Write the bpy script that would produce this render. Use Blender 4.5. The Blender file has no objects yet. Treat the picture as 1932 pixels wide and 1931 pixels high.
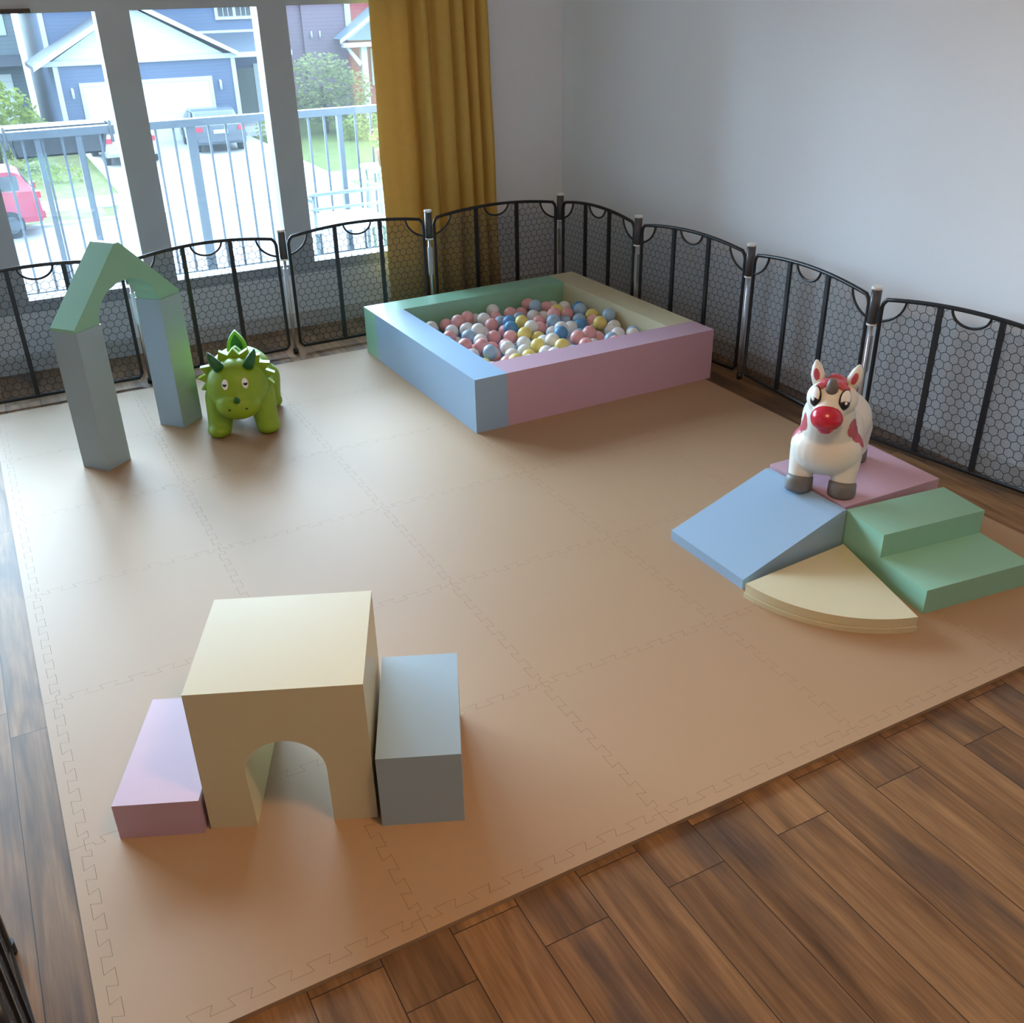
import bpy, bmesh, math, random
from mathutils import Vector, Matrix
from math import sin, cos, pi, radians, sqrt, atan2

random.seed(7)
scene = bpy.context.scene
COL = scene.collection

# ------------------------------------------------------------------ camera
F_PX, PITCH, ROLL, YAW = 1862.43, radians(28.270), radians(-1.263), radians(27.466)
CAM_POS = Vector((0.0, 0.0, 1.712))
fwd = Vector((sin(YAW)*cos(PITCH), cos(YAW)*cos(PITCH), -sin(PITCH)))
rt0 = Vector((cos(YAW), -sin(YAW), 0.0)); up0 = rt0.cross(fwd)
rt = cos(ROLL)*rt0 + sin(ROLL)*up0
up = -sin(ROLL)*rt0 + cos(ROLL)*up0
cam = bpy.data.objects.new('camera', bpy.data.cameras.new('camera'))
COL.objects.link(cam)
cam.data.sensor_fit = 'HORIZONTAL'; cam.data.sensor_width = 36.0
cam.data.lens = F_PX/1932*36.0
cam.data.clip_start = 0.05; cam.data.clip_end = 500
M = Matrix((rt, up, -fwd)).transposed().to_4x4(); M.translation = CAM_POS
cam.matrix_world = M
scene.camera = cam

# ------------------------------------------------------------------ world, light, exposure
world = bpy.data.worlds.new('overcast_sky'); scene.world = world
world.use_nodes = True
nt = world.node_tree
bg = nt.nodes['Background']
# bright overcast sky: even base with a broad glow where the sun stands behind cloud beyond the houses
SKY_BASE, SKY_GLOW = 3.8, 39.0
geo = nt.nodes.new('ShaderNodeTexCoord')
dot = nt.nodes.new('ShaderNodeVectorMath'); dot.operation = 'DOT_PRODUCT'
gd = Vector((-0.14, 1.0, 0.32)).normalized(); dot.inputs[1].default_value = gd
nt.links.new(geo.outputs['Generated'], dot.inputs[0])
mx0 = nt.nodes.new('ShaderNodeMath'); mx0.operation = 'MAXIMUM'; mx0.inputs[1].default_value = 0.0
nt.links.new(dot.outputs['Value'], mx0.inputs[0])
pw = nt.nodes.new('ShaderNodeMath'); pw.operation = 'POWER'; pw.inputs[1].default_value = 3.0
nt.links.new(mx0.outputs[0], pw.inputs[0])
ma = nt.nodes.new('ShaderNodeMath'); ma.operation = 'MULTIPLY_ADD'; ma.inputs[1].default_value = SKY_GLOW; ma.inputs[2].default_value = SKY_BASE
nt.links.new(pw.outputs[0], ma.inputs[0]); nt.links.new(ma.outputs[0], bg.inputs[1])
bg.inputs[0].default_value = (0.60, 0.81, 1.0, 1)

scene.view_settings.view_transform = 'Standard'
scene.view_settings.look = 'None'
scene.view_settings.gamma = 1.0
scene.view_settings.use_curve_mapping = False
scene.view_settings.exposure = 0.62

# daylight portal in the window opening (guides sampling, gives off no light itself)
pl = bpy.data.lights.new('window_portal', 'AREA'); pl.shape = 'RECTANGLE'; pl.size = 4.5; pl.size_y = 1.7
pl.cycles.is_portal = True
po = bpy.data.objects.new('window_portal', pl); COL.objects.link(po)
po.location = (0.03, 5.56, 1.15); po.rotation_euler = (radians(-90), 0, 0)

LAMP_POWER = 36.0
LAMP_COLOR = (1.0, 0.62, 0.32)

# ------------------------------------------------------------------ materials
MATS = {}
def mat(name, color, rough=0.5, spec=0.5, metal=0.0, noise=None, bump=None, emit=None, trans=None, coat=0.0):
    if name in MATS: return MATS[name]
    m = bpy.data.materials.new(name); m.use_nodes = True
    n = m.node_tree.nodes; l = m.node_tree.links
    b = n['Principled BSDF']
    b.inputs['Base Color'].default_value = (*color, 1)
    b.inputs['Roughness'].default_value = rough
    b.inputs['Specular IOR Level'].default_value = spec
    b.inputs['Metallic'].default_value = metal
    if coat: b.inputs['Coat Weight'].default_value = coat
    tc = n.new('ShaderNodeTexCoord')
    sc, amt = noise if noise else (6.0, 0.06)
    nz = n.new('ShaderNodeTexNoise'); nz.inputs['Scale'].default_value = sc; nz.inputs['Detail'].default_value = 4
    l.new(tc.outputs['Object'], nz.inputs['Vector'])
    mx = n.new('ShaderNodeMix'); mx.data_type = 'RGBA'
    mx.inputs[6].default_value = (*[c*(1-amt) for c in color], 1)
    mx.inputs[7].default_value = (*[min(1, c*(1+amt)) for c in color], 1)
    l.new(nz.outputs['Fac'], mx.inputs[0]); l.new(mx.outputs[2], b.inputs['Base Color'])
    if bump:
        nb = n.new('ShaderNodeTexNoise'); nb.inputs['Scale'].default_value = bump[0]; nb.inputs['Detail'].default_value = 3
        l.new(tc.outputs['Object'], nb.inputs['Vector'])
        bp = n.new('ShaderNodeBump'); bp.inputs['Strength'].default_value = bump[1]; bp.inputs['Distance'].default_value = bump[2]
        l.new(nb.outputs['Fac'], bp.inputs['Height']); l.new(bp.outputs[0], b.inputs['Normal'])
    if emit:
        b.inputs['Emission Color'].default_value = (*emit[0], 1); b.inputs['Emission Strength'].default_value = emit[1]
    if trans:
        out = n['Material Output']; t = n.new('ShaderNodeBsdfTranslucent'); t.inputs[0].default_value = (*trans[0], 1)
        ms = n.new('ShaderNodeMixShader'); ms.inputs[0].default_value = trans[1]
        l.new(b.outputs[0], ms.inputs[1]); l.new(t.outputs[0], ms.inputs[2]); l.new(ms.outputs[0], out.inputs[0])
    MATS[name] = m
    return m

def glass_mat():
    m = bpy.data.materials.new('window_glass'); m.use_nodes = True
    n = m.node_tree.nodes; l = m.node_tree.links; n.remove(n['Principled BSDF'])
    t = n.new('ShaderNodeBsdfTransparent'); t.inputs[0].default_value = (0.93, 0.96, 0.97, 1)
    g = n.new('ShaderNodeBsdfGlossy'); g.inputs['Roughness'].default_value = 0.02
    fr = n.new('ShaderNodeFresnel'); fr.inputs[0].default_value = 1.45
    ms = n.new('ShaderNodeMixShader')
    l.new(fr.outputs[0], ms.inputs[0]); l.new(t.outputs[0], ms.inputs[1]); l.new(g.outputs[0], ms.inputs[2])
    # faint translucent veil standing in for glare on the pane
    tr = n.new('ShaderNodeBsdfTranslucent'); tr.inputs[0].default_value = (0.9, 0.95, 1, 1)
    nz = n.new('ShaderNodeTexNoise'); nz.inputs['Scale'].default_value = 1.5
    tc = n.new('ShaderNodeTexCoord'); l.new(tc.outputs['Object'], nz.inputs['Vector'])
    mul = n.new('ShaderNodeMath'); mul.operation = 'MULTIPLY'; mul.inputs[1].default_value = 0.012
    l.new(nz.outputs['Fac'], mul.inputs[0])
    ms2 = n.new('ShaderNodeMixShader'); l.new(mul.outputs[0], ms2.inputs[0])
    l.new(ms.outputs[0], ms2.inputs[1]); l.new(tr.outputs[0], ms2.inputs[2])
    l.new(ms2.outputs[0], n['Material Output'].inputs[0])
    return m

def net_mat():
    m = bpy.data.materials.new('fine_netting'); m.use_nodes = True
    n = m.node_tree.nodes; l = m.node_tree.links
    b = n['Principled BSDF']; b.inputs['Base Color'].default_value = (0.085, 0.088, 0.095, 1); b.inputs['Roughness'].default_value = 0.7
    t = n.new('ShaderNodeBsdfTransparent')
    tc = n.new('ShaderNodeTexCoord'); nz = n.new('ShaderNodeTexNoise')
    nz.inputs['Scale'].default_value = 260; nz.inputs['Detail'].default_value = 2
    l.new(tc.outputs['Object'], nz.inputs['Vector'])
    mr = n.new('ShaderNodeMapRange'); mr.inputs[1].default_value = 0.35; mr.inputs[2].default_value = 0.65
    mr.inputs[3].default_value = 0.24; mr.inputs[4].default_value = 0.54
    l.new(nz.outputs['Fac'], mr.inputs[0])
    ms = n.new('ShaderNodeMixShader'); l.new(mr.outputs[0], ms.inputs[0])
    l.new(t.outputs[0], ms.inputs[1]); l.new(b.outputs[0], ms.inputs[2]); l.new(ms.outputs[0], n['Material Output'].inputs[0])
    return m

def wood_floor_mat():
    m = bpy.data.materials.new('wood_plank_floor'); m.use_nodes = True
    n = m.node_tree.nodes; l = m.node_tree.links; b = n['Principled BSDF']
    tc = n.new('ShaderNodeTexCoord')
    mp = n.new('ShaderNodeMapping'); mp.inputs['Rotation'].default_value = (0, 0, radians(90)); mp.inputs['Location'].default_value = (-0.06, 0.098, 0)
    l.new(tc.outputs['Object'], mp.inputs[0])
    br = n.new('ShaderNodeTexBrick'); br.inputs['Scale'].default_value = 1.0
    br.inputs['Brick Width'].default_value = 1.22; br.inputs['Row Height'].default_value = 0.151
    br.inputs['Mortar Size'].default_value = 0.0011; br.inputs['Mortar Smooth'].default_value = 0.1; br.inputs['Bias'].default_value = 0
    br.offset = 0.095; br.offset_frequency = 2
    br.inputs['Color1'].default_value = (0, 0, 0, 1); br.inputs['Color2'].default_value = (1, 1, 1, 1); br.inputs['Mortar'].default_value = (0.5, 0.5, 0.5, 1)
    l.new(mp.outputs[0], br.inputs['Vector'])
    # per-plank offset of the grain
    cmb = n.new('ShaderNodeVectorMath'); cmb.operation = 'SCALE'; cmb.inputs[3].default_value = 37.0
    l.new(br.outputs['Color'], cmb.inputs[0])
    add = n.new('ShaderNodeVectorMath'); add.operation = 'ADD'
    l.new(mp.outputs[0], add.inputs[0]); l.new(cmb.outputs[0], add.inputs[1])
    mg = n.new('ShaderNodeMapping'); mg.inputs['Scale'].default_value = (0.9, 6.5, 1.0); l.new(add.outputs[0], mg.inputs[0])
    g = n.new('ShaderNodeTexNoise'); g.inputs['Scale'].default_value = 2.2; g.inputs['Detail'].default_value = 7; g.inputs['Distortion'].default_value = 0.9
    l.new(mg.outputs[0], g.inputs['Vector'])
    cr = n.new('ShaderNodeValToRGB'); e = cr.color_ramp.elements
    e[0].position = 0.25; e[0].color = (0.090, 0.045, 0.020, 1)
    e[1].position = 0.72; e[1].color = (0.30, 0.165, 0.075, 1)
    k = cr.color_ramp.elements.new(0.47); k.color = (0.20, 0.105, 0.047, 1)
    l.new(g.outputs['Fac'], cr.inputs[0])
    mk = n.new('ShaderNodeMapping'); mk.inputs['Scale'].default_value = (1.6, 6.0, 1.0); l.new(add.outputs[0], mk.inputs[0])
    kn = n.new('ShaderNodeTexNoise'); kn.inputs['Scale'].default_value = 1.2; kn.inputs['Detail'].default_value = 3; l.new(mk.outputs[0], kn.inputs['Vector'])
    kr = n.new('ShaderNodeMapRange'); kr.inputs[1].default_value = 0.54; kr.inputs[2].default_value = 0.68; kr.inputs[3].default_value = 0; kr.inputs[4].default_value = 0.75
    l.new(kn.outputs['Fac'], kr.inputs[0])
    mx = n.new('ShaderNodeMix'); mx.data_type = 'RGBA'; mx.inputs[7].default_value = (0.075, 0.05, 0.04, 1)
    l.new(kr.outputs[0], mx.inputs[0]); l.new(cr.outputs[0], mx.inputs[6])
    mf = n.new('ShaderNodeMapping'); mf.inputs['Scale'].default_value = (3.0, 60.0, 1.0); l.new(add.outputs[0], mf.inputs[0])
    fg = n.new('ShaderNodeTexNoise'); fg.inputs['Scale'].default_value = 2.0; fg.inputs['Detail'].default_value = 5; fg.inputs['Distortion'].default_value = 0.4; l.new(mf.outputs[0], fg.inputs['Vector'])
    fr = n.new('ShaderNodeMapRange'); fr.inputs[1].default_value = 0.3; fr.inputs[2].default_value = 0.7; fr.inputs[3].default_value = 0.78; fr.inputs[4].default_value = 1.15; l.new(fg.outputs['Fac'], fr.inputs[0])
    hv = n.new('ShaderNodeHueSaturation')
    vr = n.new('ShaderNodeMapRange'); vr.inputs[3].default_value = 0.82; vr.inputs[4].default_value = 1.18
    sp = n.new('ShaderNodeSeparateColor'); l.new(br.outputs['Color'], sp.inputs[0]); l.new(sp.outputs[0], vr.inputs[0])
    mv = n.new('ShaderNodeMath'); mv.operation = 'MULTIPLY'; l.new(vr.outputs[0], mv.inputs[0]); l.new(fr.outputs[0], mv.inputs[1]); l.new(mv.outputs[0], hv.inputs['Value']); l.new(mx.outputs[2], hv.inputs['Color'])
    mo = n.new('ShaderNodeMix'); mo.data_type = 'RGBA'; mo.inputs[7].default_value = (0.02, 0.012, 0.008, 1)
    l.new(br.outputs['Fac'], mo.inputs[0]); l.new(hv.outputs[0], mo.inputs[6])
    l.new(mo.outputs[2], b.inputs['Base Color'])
    b.inputs['Roughness'].default_value = 0.55; b.inputs['Specular IOR Level'].default_value = 0.22
    bp = n.new('ShaderNodeBump'); bp.inputs['Strength'].default_value = 0.15; bp.inputs['Distance'].default_value = 0.002
    l.new(g.outputs['Fac'], bp.inputs['Height']); l.new(bp.outputs[0], b.inputs['Normal'])
    return m

def siding_mat(name, color, pitch=0.13, dark=0.72, rough=0.6):
    m = bpy.data.materials.new(name); m.use_nodes = True
    n = m.node_tree.nodes; l = m.node_tree.links; b = n['Principled BSDF']; b.inputs['Roughness'].default_value = rough
    tc = n.new('ShaderNodeTexCoord'); s = n.new('ShaderNodeSeparateXYZ'); l.new(tc.outputs['Object'], s.inputs[0])
    d = n.new('ShaderNodeMath'); d.operation = 'DIVIDE'; d.inputs[1].default_value = pitch; l.new(s.outputs['Z'], d.inputs[0])
    f = n.new('ShaderNodeMath'); f.operation = 'FRACT'; l.new(d.outputs[0], f.inputs[0])
    c = n.new('ShaderNodeValToRGB'); c.color_ramp.elements[0].position = 0.0; c.color_ramp.elements[0].color = (*[x*dark for x in color], 1)
    c.color_ramp.elements[1].position = 0.22; c.color_ramp.elements[1].color = (*color, 1)
    l.new(f.outputs[0], c.inputs[0]); l.new(c.outputs[0], b.inputs['Base Color'])
    return m

def grass_mat(name, c1, c2, scale=3.0):
    m = bpy.data.materials.new(name); m.use_nodes = True
    n = m.node_tree.nodes; l = m.node_tree.links; b = n['Principled BSDF']; b.inputs['Roughness'].default_value = 0.9
    b.inputs['Specular IOR Level'].default_value = 0.1
    tc = n.new('ShaderNodeTexCoord'); nz = n.new('ShaderNodeTexNoise'); nz.inputs['Scale'].default_value = scale; nz.inputs['Detail'].default_value = 8
    l.new(tc.outputs['Object'], nz.inputs['Vector'])
    c = n.new('ShaderNodeValToRGB'); c.color_ramp.elements[0].position = 0.35; c.color_ramp.elements[0].color = (*c1, 1)
    c.color_ramp.elements[1].position = 0.65; c.color_ramp.elements[1].color = (*c2, 1)
    l.new(nz.outputs['Fac'], c.inputs[0]); l.new(c.outputs[0], b.inputs['Base Color'])
    return m

# ------------------------------------------------------------------ mesh helpers
class MB:
    """collects shapes into one mesh"""
    def __init__(s): s.bm = bmesh.new()
    def quad(s, pts, mi=0):
        f = s.bm.faces.new([s.bm.verts.new(p) for p in pts]); f.material_index = mi; return f
    def box(s, x0, y0, z0, x1, y1, z1, mi=0, M=None):
        vs = [s.bm.verts.new(p) for p in ((x0,y0,z0),(x1,y0,z0),(x1,y1,z0),(x0,y1,z0),(x0,y0,z1),(x1,y0,z1),(x1,y1,z1),(x0,y1,z1))]
        if M is not None:
            for v in vs: v.co = M @ v.co
        for q in ((3,2,1,0),(4,5,6,7),(0,1,5,4),(1,2,6,5),(2,3,7,6),(3,0,4,7)):
            f = s.bm.faces.new([vs[i] for i in q]); f.material_index = mi
        return s
    def prism(s, poly, a, b, axis='Y', mi=0, M=None):
        """poly: 2d points; extruded from a to b along axis (Y: poly in XZ, Z: poly in XY, X: poly in YZ)"""
        def P(p, t):
            v = {'Y': Vector((p[0], t, p[1])), 'Z': Vector((p[0], p[1], t)), 'X': Vector((t, p[0], p[1]))}[axis]
            return M @ v if M is not None else v
        A = [s.bm.verts.new(P(p, a)) for p in poly]; B = [s.bm.verts.new(P(p, b)) for p in poly]
        n = len(poly); fs = [s.bm.faces.new(A), s.bm.faces.new(B[::-1])]
        for i in range(n): fs.append(s.bm.faces.new((A[i], B[i], B[(i+1) % n], A[(i+1) % n])))
        for f in fs: f.material_index = mi
        return s
    def tube(s, pts, r, seg=8, closed=False, mi=0, caps=True):
        pts = [Vector(p) for p in pts]; n = len(pts); rings = []
        rs = r if isinstance(r, (list, tuple)) else [r]*n
        prev = None
        for i, p in enumerate(pts):
            if closed: t = pts[(i+1) % n] - pts[i-1]
            else: t = pts[min(i+1, n-1)] - pts[max(i-1, 0)]
            t.normalize()
            if prev is None:
                u = t.orthogonal().normalized()
            else:
                u = prev - t*prev.dot(t)
                u = u.normalized() if u.length > 1e-6 else t.orthogonal().normalized()
            prev = u; w = t.cross(u)
            rings.append([s.bm.verts.new(p + rs[i]*(cos(2*pi*k/seg)*u + sin(2*pi*k/seg)*w)) for k in range(seg)])
        m = n if closed else n-1
        for i in range(m):
            A, B = rings[i], rings[(i+1) % n]
            for k in range(seg):
                f = s.bm.faces.new((A[k], A[(k+1) % seg], B[(k+1) % seg], B[k])); f.smooth = True; f.material_index = mi
        if caps and not closed:
            s.bm.faces.new(rings[0][::-1]).material_index = mi; s.bm.faces.new(rings[-1]).material_index = mi
        return s
    def cyl(s, x, y, z0, z1, r, seg=16, mi=0): return s.tube([(x, y, z0), (x, y, z1)], r, seg, mi=mi)
    def ell(s, c, r, seg=16, rings=10, M=None, mi=0):
        c = Vector(c); r = r if isinstance(r, (list, tuple)) else (r, r, r)
        T = Matrix.Translation(c) @ (M if M is not None else Matrix.Identity(4)) @ Matrix.Diagonal((*r, 1))
        g = bmesh.ops.create_uvsphere(s.bm, u_segments=seg, v_segments=rings, radius=1.0, matrix=T)
        fs = set()
        for v in g['verts']:
            for f in v.link_faces: fs.add(f)
        for f in fs: f.smooth = True; f.material_index = mi
        return s
    def bevel(s, w, seg=3, angle=30):
        es = [e for e in s.bm.edges if len(e.link_faces) == 2 and e.calc_face_angle(0) > radians(angle)]
        bmesh.ops.bevel(s.bm, geom=es, offset=w, segments=seg, profile=0.5, affect='EDGES', clamp_overlap=True)
        return s
    def build(s, name, mats, parent=None, smooth=None, weighted=False):
        bmesh.ops.recalc_face_normals(s.bm, faces=s.bm.faces)
        me = bpy.data.meshes.new(name)
        if smooth is not None:
            for f in s.bm.faces: f.smooth = smooth
        s.bm.to_mesh(me); s.bm.free()
        for m in (mats if isinstance(mats, (list, tuple)) else [mats]): me.materials.append(m)
        o = bpy.data.objects.new(name, me); COL.objects.link(o)
        if weighted:
            w = o.modifiers.new('normals', 'WEIGHTED_NORMAL'); w.keep_sharp = False; w.weight = 80
        if parent is not None: o.parent = parent
        return o

def tag(o, label, cat, group=None):
    o['label'] = label; o['category'] = cat
    if group: o['group'] = group
    return o
def thing(name, label, cat, loc=(0, 0, 0), rz=0.0, group=None):
    o = bpy.data.objects.new(name, None); COL.objects.link(o); o.empty_display_size = 0.05
    o.location = loc; o.rotation_euler = (0, 0, rz)
    return tag(o, label, cat, group)
def struct(o): o['kind'] = 'structure'; return o
def copy_tree(o, parent=None):
    c = o.copy(); COL.objects.link(c); c.parent = parent
    for ch in [x for x in bpy.data.objects if x.parent == o]: copy_tree(ch, c)
    return c

def blob(name, shapes, material, parent, voxel=0.006, smooth=6):
    """one continuous skin around overlapping ellipsoids and capsules"""
    b = MB()
    for sh in shapes:
        if sh[0] == 'e': b.ell(sh[1], sh[2], 24, 16, M=sh[3] if len(sh) > 3 else None)
        else:
            _, p, r1, q, r2 = sh
            p, q = Vector(p), Vector(q); n = 10
            for i in range(n+1):
                t = i/n; b.ell(p.lerp(q, t), r1 + (r2-r1)*t, 20, 12)
    tmp = b.build('tmp', material)
    md = tmp.modifiers.new('r', 'REMESH'); md.mode = 'VOXEL'; md.voxel_size = voxel; md.use_smooth_shade = True
    sm = tmp.modifiers.new('s', 'SMOOTH'); sm.iterations = smooth; sm.factor = 0.5
    dg = bpy.context.evaluated_depsgraph_get(); dg.update()
    me = bpy.data.meshes.new_from_object(tmp.evaluated_get(dg)); me.name = name
    old = tmp.data; bpy.data.objects.remove(tmp); bpy.data.meshes.remove(old)
    for p in me.polygons: p.use_smooth = True
    for v in me.vertices: v.co.z = max(v.co.z, .001)
    me.materials.clear(); me.materials.append(material)
    o = bpy.data.objects.new(name, me); COL.objects.link(o); o.parent = parent
    return o

# ------------------------------------------------------------------ palette
M_wall = mat('painted_wall', (0.83, 0.88, 0.94), 0.75, 0.25, noise=(2, 0.02), bump=(90, 0.05, 0.001))
M_ceil = mat('painted_ceiling', (0.78, 0.77, 0.75), 0.9, 0.2)
M_trim = mat('painted_trim', (0.62, 0.62, 0.62), 0.45)
M_frame = mat('window_frame_paint', (0.42, 0.475, 0.53), 0.4)
M_floor = wood_floor_mat()
M_mat = mat('foam_mat', (0.405, 0.262, 0.155), 0.55, 0.26, noise=(1.2, 0.03), bump=(160, 0.05, 0.001))
V = lambda n, c: mat(n, c, 0.33, 0.5, noise=(3, 0.03), bump=(14, 0.10, 0.004))
V_blue = V('vinyl_blue', (0.31, 0.46, 0.64))
V_pink = V('vinyl_pink', (0.56, 0.36, 0.45))
V_green = V('vinyl_green', (0.28, 0.55, 0.40))
V_yellow = V('vinyl_yellow', (0.66, 0.60, 0.40))
V_lilac = V('vinyl_lilac', (0.55, 0.37, 0.46))
V_steel = V('vinyl_greyblue', (0.34, 0.46, 0.55))
M_black = mat('black_plastic', (0.012, 0.013, 0.016), 0.38)
M_dark = mat('charcoal_plastic', (0.07, 0.072, 0.08), 0.4)
M_silver = mat('silver_metal', (0.55, 0.56, 0.58), 0.3, metal=0.8)
M_white = mat('white_plastic', (0.85, 0.85, 0.84), 0.35)
M_net = net_mat()
M_glass = glass_mat()

# ================================================================== THE ROOM
XR, YB = 3.20, 5.40           # inner faces of the right wall and the window wall
XL, YF, ZC = -3.4, -5.0, 2.60
struct(MB().box(XL-.1, YF-.1, -.12, XR+.1, YB+.2, 0).build('floor', M_floor))
struct(MB().box(XL-.1, YF-.1, ZC, XR+.1, YB+.2, ZC+.12).build('ceiling', M_ceil))
struct(MB().box(XR, YF-.1, 0, XR+.12, YB+.2, ZC).build('wall_right', M_wall))
struct(MB().box(XL-.12, YF-.1, 0, XL, YB+.2, ZC).build('wall_left', M_wall))
struct(MB().box(XL, YF-.12, 0, XR, YF, ZC).build('wall_front', M_wall))
WX0, WX1, WZ0, WZ1 = -2.265, 2.33, 0.325, 1.96
b = MB()
b.box(XL, YB, 0, XR, YB+.2, WZ0); b.box(XL, YB, WZ1, XR, YB+.2, ZC)
b.box(XL, YB, WZ0, WX0, YB+.2, WZ1); b.box(WX1, YB, WZ0, XR, YB+.2, WZ1)
struct(b.build('wall_back', M_wall))
struct(MB().box(XL, YB-.014, 0, XR, YB, .075).box(XL, YB-.009, .075, XR, YB, .085).build('baseboard_back', M_trim))
struct(MB().box(XR-.014, YF, 0, XR, YB, .075).box(XR-.009, YF, .075, XR, YB, .085).build('baseboard_right', M_trim))

# window: painted frame with wide mullions, one pane between each pair
win = struct(bpy.data.objects.new('window_1', None)); COL.objects.link(win)
MUL = [(-2.265, -2.115), (-1.52, -1.37), (-.775, -.625), (-.03, .125), (.698, .850), (1.452, 1.600), (2.19, 2.33)]
b = MB()
for x0, x1 in MUL: b.box(x0, YB-.004, WZ0, x1, YB+.11, WZ1)
b.box(WX0, YB-.006, WZ0-.03, WX1, YB+.11, WZ0+.03)
b.box(WX0, YB-.005, 1.625, WX1, YB+.11, 1.77)
b.box(WX0, YB-.005, WZ1-.06, WX1, YB+.11, WZ1)
b.bevel(.003, 1)
b.build('window_frame', M_frame, win)
for (a0, a1), (b0, b1) in zip(MUL[:-1], MUL[1:]):
    MB().box(a1-.01, YB+.070, WZ0+.02, b0+.01, YB+.074, 1.635).build('window_pane', M_glass, win)
    MB().box(a1-.01, YB+.070, 1.76, b0+.01, YB+.074, WZ1-.05).build('window_pane', M_glass, win)  # upper panes out of view, added to let in more light
lt = MB().box(.302, YB-.022, 1.627, .425, YB-.004, 1.645).bevel(.003, 2).build('window_latch', M_black, win)

# unseen ceiling lamp over the mat, added as warm fill light
lamp = thing('fill_lamp', 'added round ceiling fill lamp with frosted warm shade, unseen above the play mat', 'lamp', (0.85, 0.75, ZC))
MB().cyl(0, 0, -.03, 0, .17, 32).build('lamp_base', M_white, lamp)
MB().ell((0, 0, -.05), (.15, .15, .05), 32, 12).build('lamp_shade', mat('frosted_shade', (.9, .8, .65), .6, emit=((1, .7, .42), 2.0)), lamp)
ld = bpy.data.lights.new('fill_bulb', 'POINT'); ld.energy = LAMP_POWER; ld.color = LAMP_COLOR; ld.shadow_soft_size = .15
lo = bpy.data.objects.new('fill_bulb', ld); COL.objects.link(lo); lo.parent = lamp; lo.location = (0, 0, -.28)

# ================================================================== CURTAIN
def curtain():
    b = MB()
    prof = [(2.000, .035), (2.02, .02), (2.07, .012), (2.12, .018), (2.17, .012), (2.215, .03), (2.235, .075), (2.25, .085), (2.262, .05),
            (2.285, .010), (2.315, .006), (2.345, .05), (2.36, .06), (2.385, .02), (2.42, .0), (2.455, .012), (2.470, .055), (2.482, .05),
            (2.50, .015), (2.53, .0), (2.555, .03), (2.565, .058), (2.58, .02), (2.605, .0), (2.625, .03), (2.635, .05), (2.65, .012), (2.675, .0), (2.70, .03), (2.715, .06)]
    # resample smoothly
    P = []
    for i in range(len(prof)-1):
        p0 = prof[max(i-1, 0)]; p1 = prof[i]; p2 = prof[i+1]; p3 = prof[min(i+2, len(prof)-1)]
        for k in range(5):
            t = k/5
            cr = lambda a, b_, c, d: .5*((2*b_)+(-a+c)*t+(2*a-5*b_+4*c-d)*t*t+(-a+3*b_-3*c+d)*t**3)
            P.append((cr(p0[0], p1[0], p2[0], p3[0]), cr(p0[1], p1[1], p2[1], p3[1])))
    P.append(prof[-1])
    Z = [.015, .3, .6, .9, 1.2, 1.5, 1.8, 2.1, 2.36]
    rows = []
    for j, z in enumerate(Z):
        t = z/2.36
        row = []
        for x, d in P:
            xx = 2.0 + (x-2.0)*(1.02 - .10*t) + .004*sin(9*z + x*14)*(1-t)
            row.append(b.bm.verts.new((xx, 5.262 + d*(1.15-.25*t) + .006*sin(x*31+z*2.1), z)))
        rows.append(row)
    for j in range(len(Z)-1):
        for i in range(len(P)-1):
            f = b.bm.faces.new((rows[j][i], rows[j][i+1], rows[j+1][i+1], rows[j+1][i])); f.smooth = True
    m = mat('mustard_cloth', (0.74, 0.485, 0.13), 0.85, 0.15, noise=(30, .08), trans=((0.46, 0.28, 0.07), 0.18))
    t = thing('curtain', 'mustard yellow pleated curtain hanging at the right end of the window', 'curtain', (2.35, 5.3, 0))
    o = b.build('curtain_cloth', m, t); o.location = (-2.35, -5.3, 0)
    sd = o.modifiers.new('thick', 'SOLIDIFY'); sd.thickness = .0025
    r = MB().tube([(-.6, .02, 2.40), (.45, .02, 2.40)], .012, 10).box(.30, .02, 2.385, .32, .1, 2.415).build('curtain_rod', M_dark, t)
curtain()

# ================================================================== FLOOR MAT
SX = [-.125, .46, 1.06, 1.66, 2.27, 2.89]; SY = [1.335, 1.885, 2.47, 3.07, 3.65, 4.23, 4.80]
ZM = .012
def seam(p, q, n_tab, amp=.011):
    """points from p to q along an interlocking (dovetailed) joint"""
    p, q = Vector(p), Vector(q); d = q-p; L = d.length; d.normalize(); w = Vector((-d.y, d.x))
    out = []; step = L/(2*n_tab+1)
    for k in range(2*n_tab+1):
        a, e = k*step, (k+1)*step; s = amp if k % 2 else -amp; o = step*.12
        if k == 0: out += [(a, 0), (step*.5, 0), (step*.55, s), (e+o, s)]
        elif k == 2*n_tab: out += [(a-o, s), (L-step*.55, s), (L-step*.5, 0), (L, 0)]
        else: out += [(a-o, s), (e+o, s)]
    return [p + d*t + w*h for t, h in out]
def shrink(pts, g):
    n = len(pts); res = []
    for i in range(n):
        a, b_, c = pts[i-1], pts[i], pts[(i+1) % n]
        u = (b_-a); v = (c-b_)
        if u.length < 1e-7 or v.length < 1e-7: res.append(b_); continue
        u.normalize(); v.normalize()
        nn = Vector((-u.y, u.x)) + Vector((-v.y, v.x))
        if nn.length < 1e-4: res.append(b_); continue
        nn.normalize(); k = max(.5, nn.dot(Vector((-u.y, u.x))))
        res.append(b_ + nn*(g/k))
    return res
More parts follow.
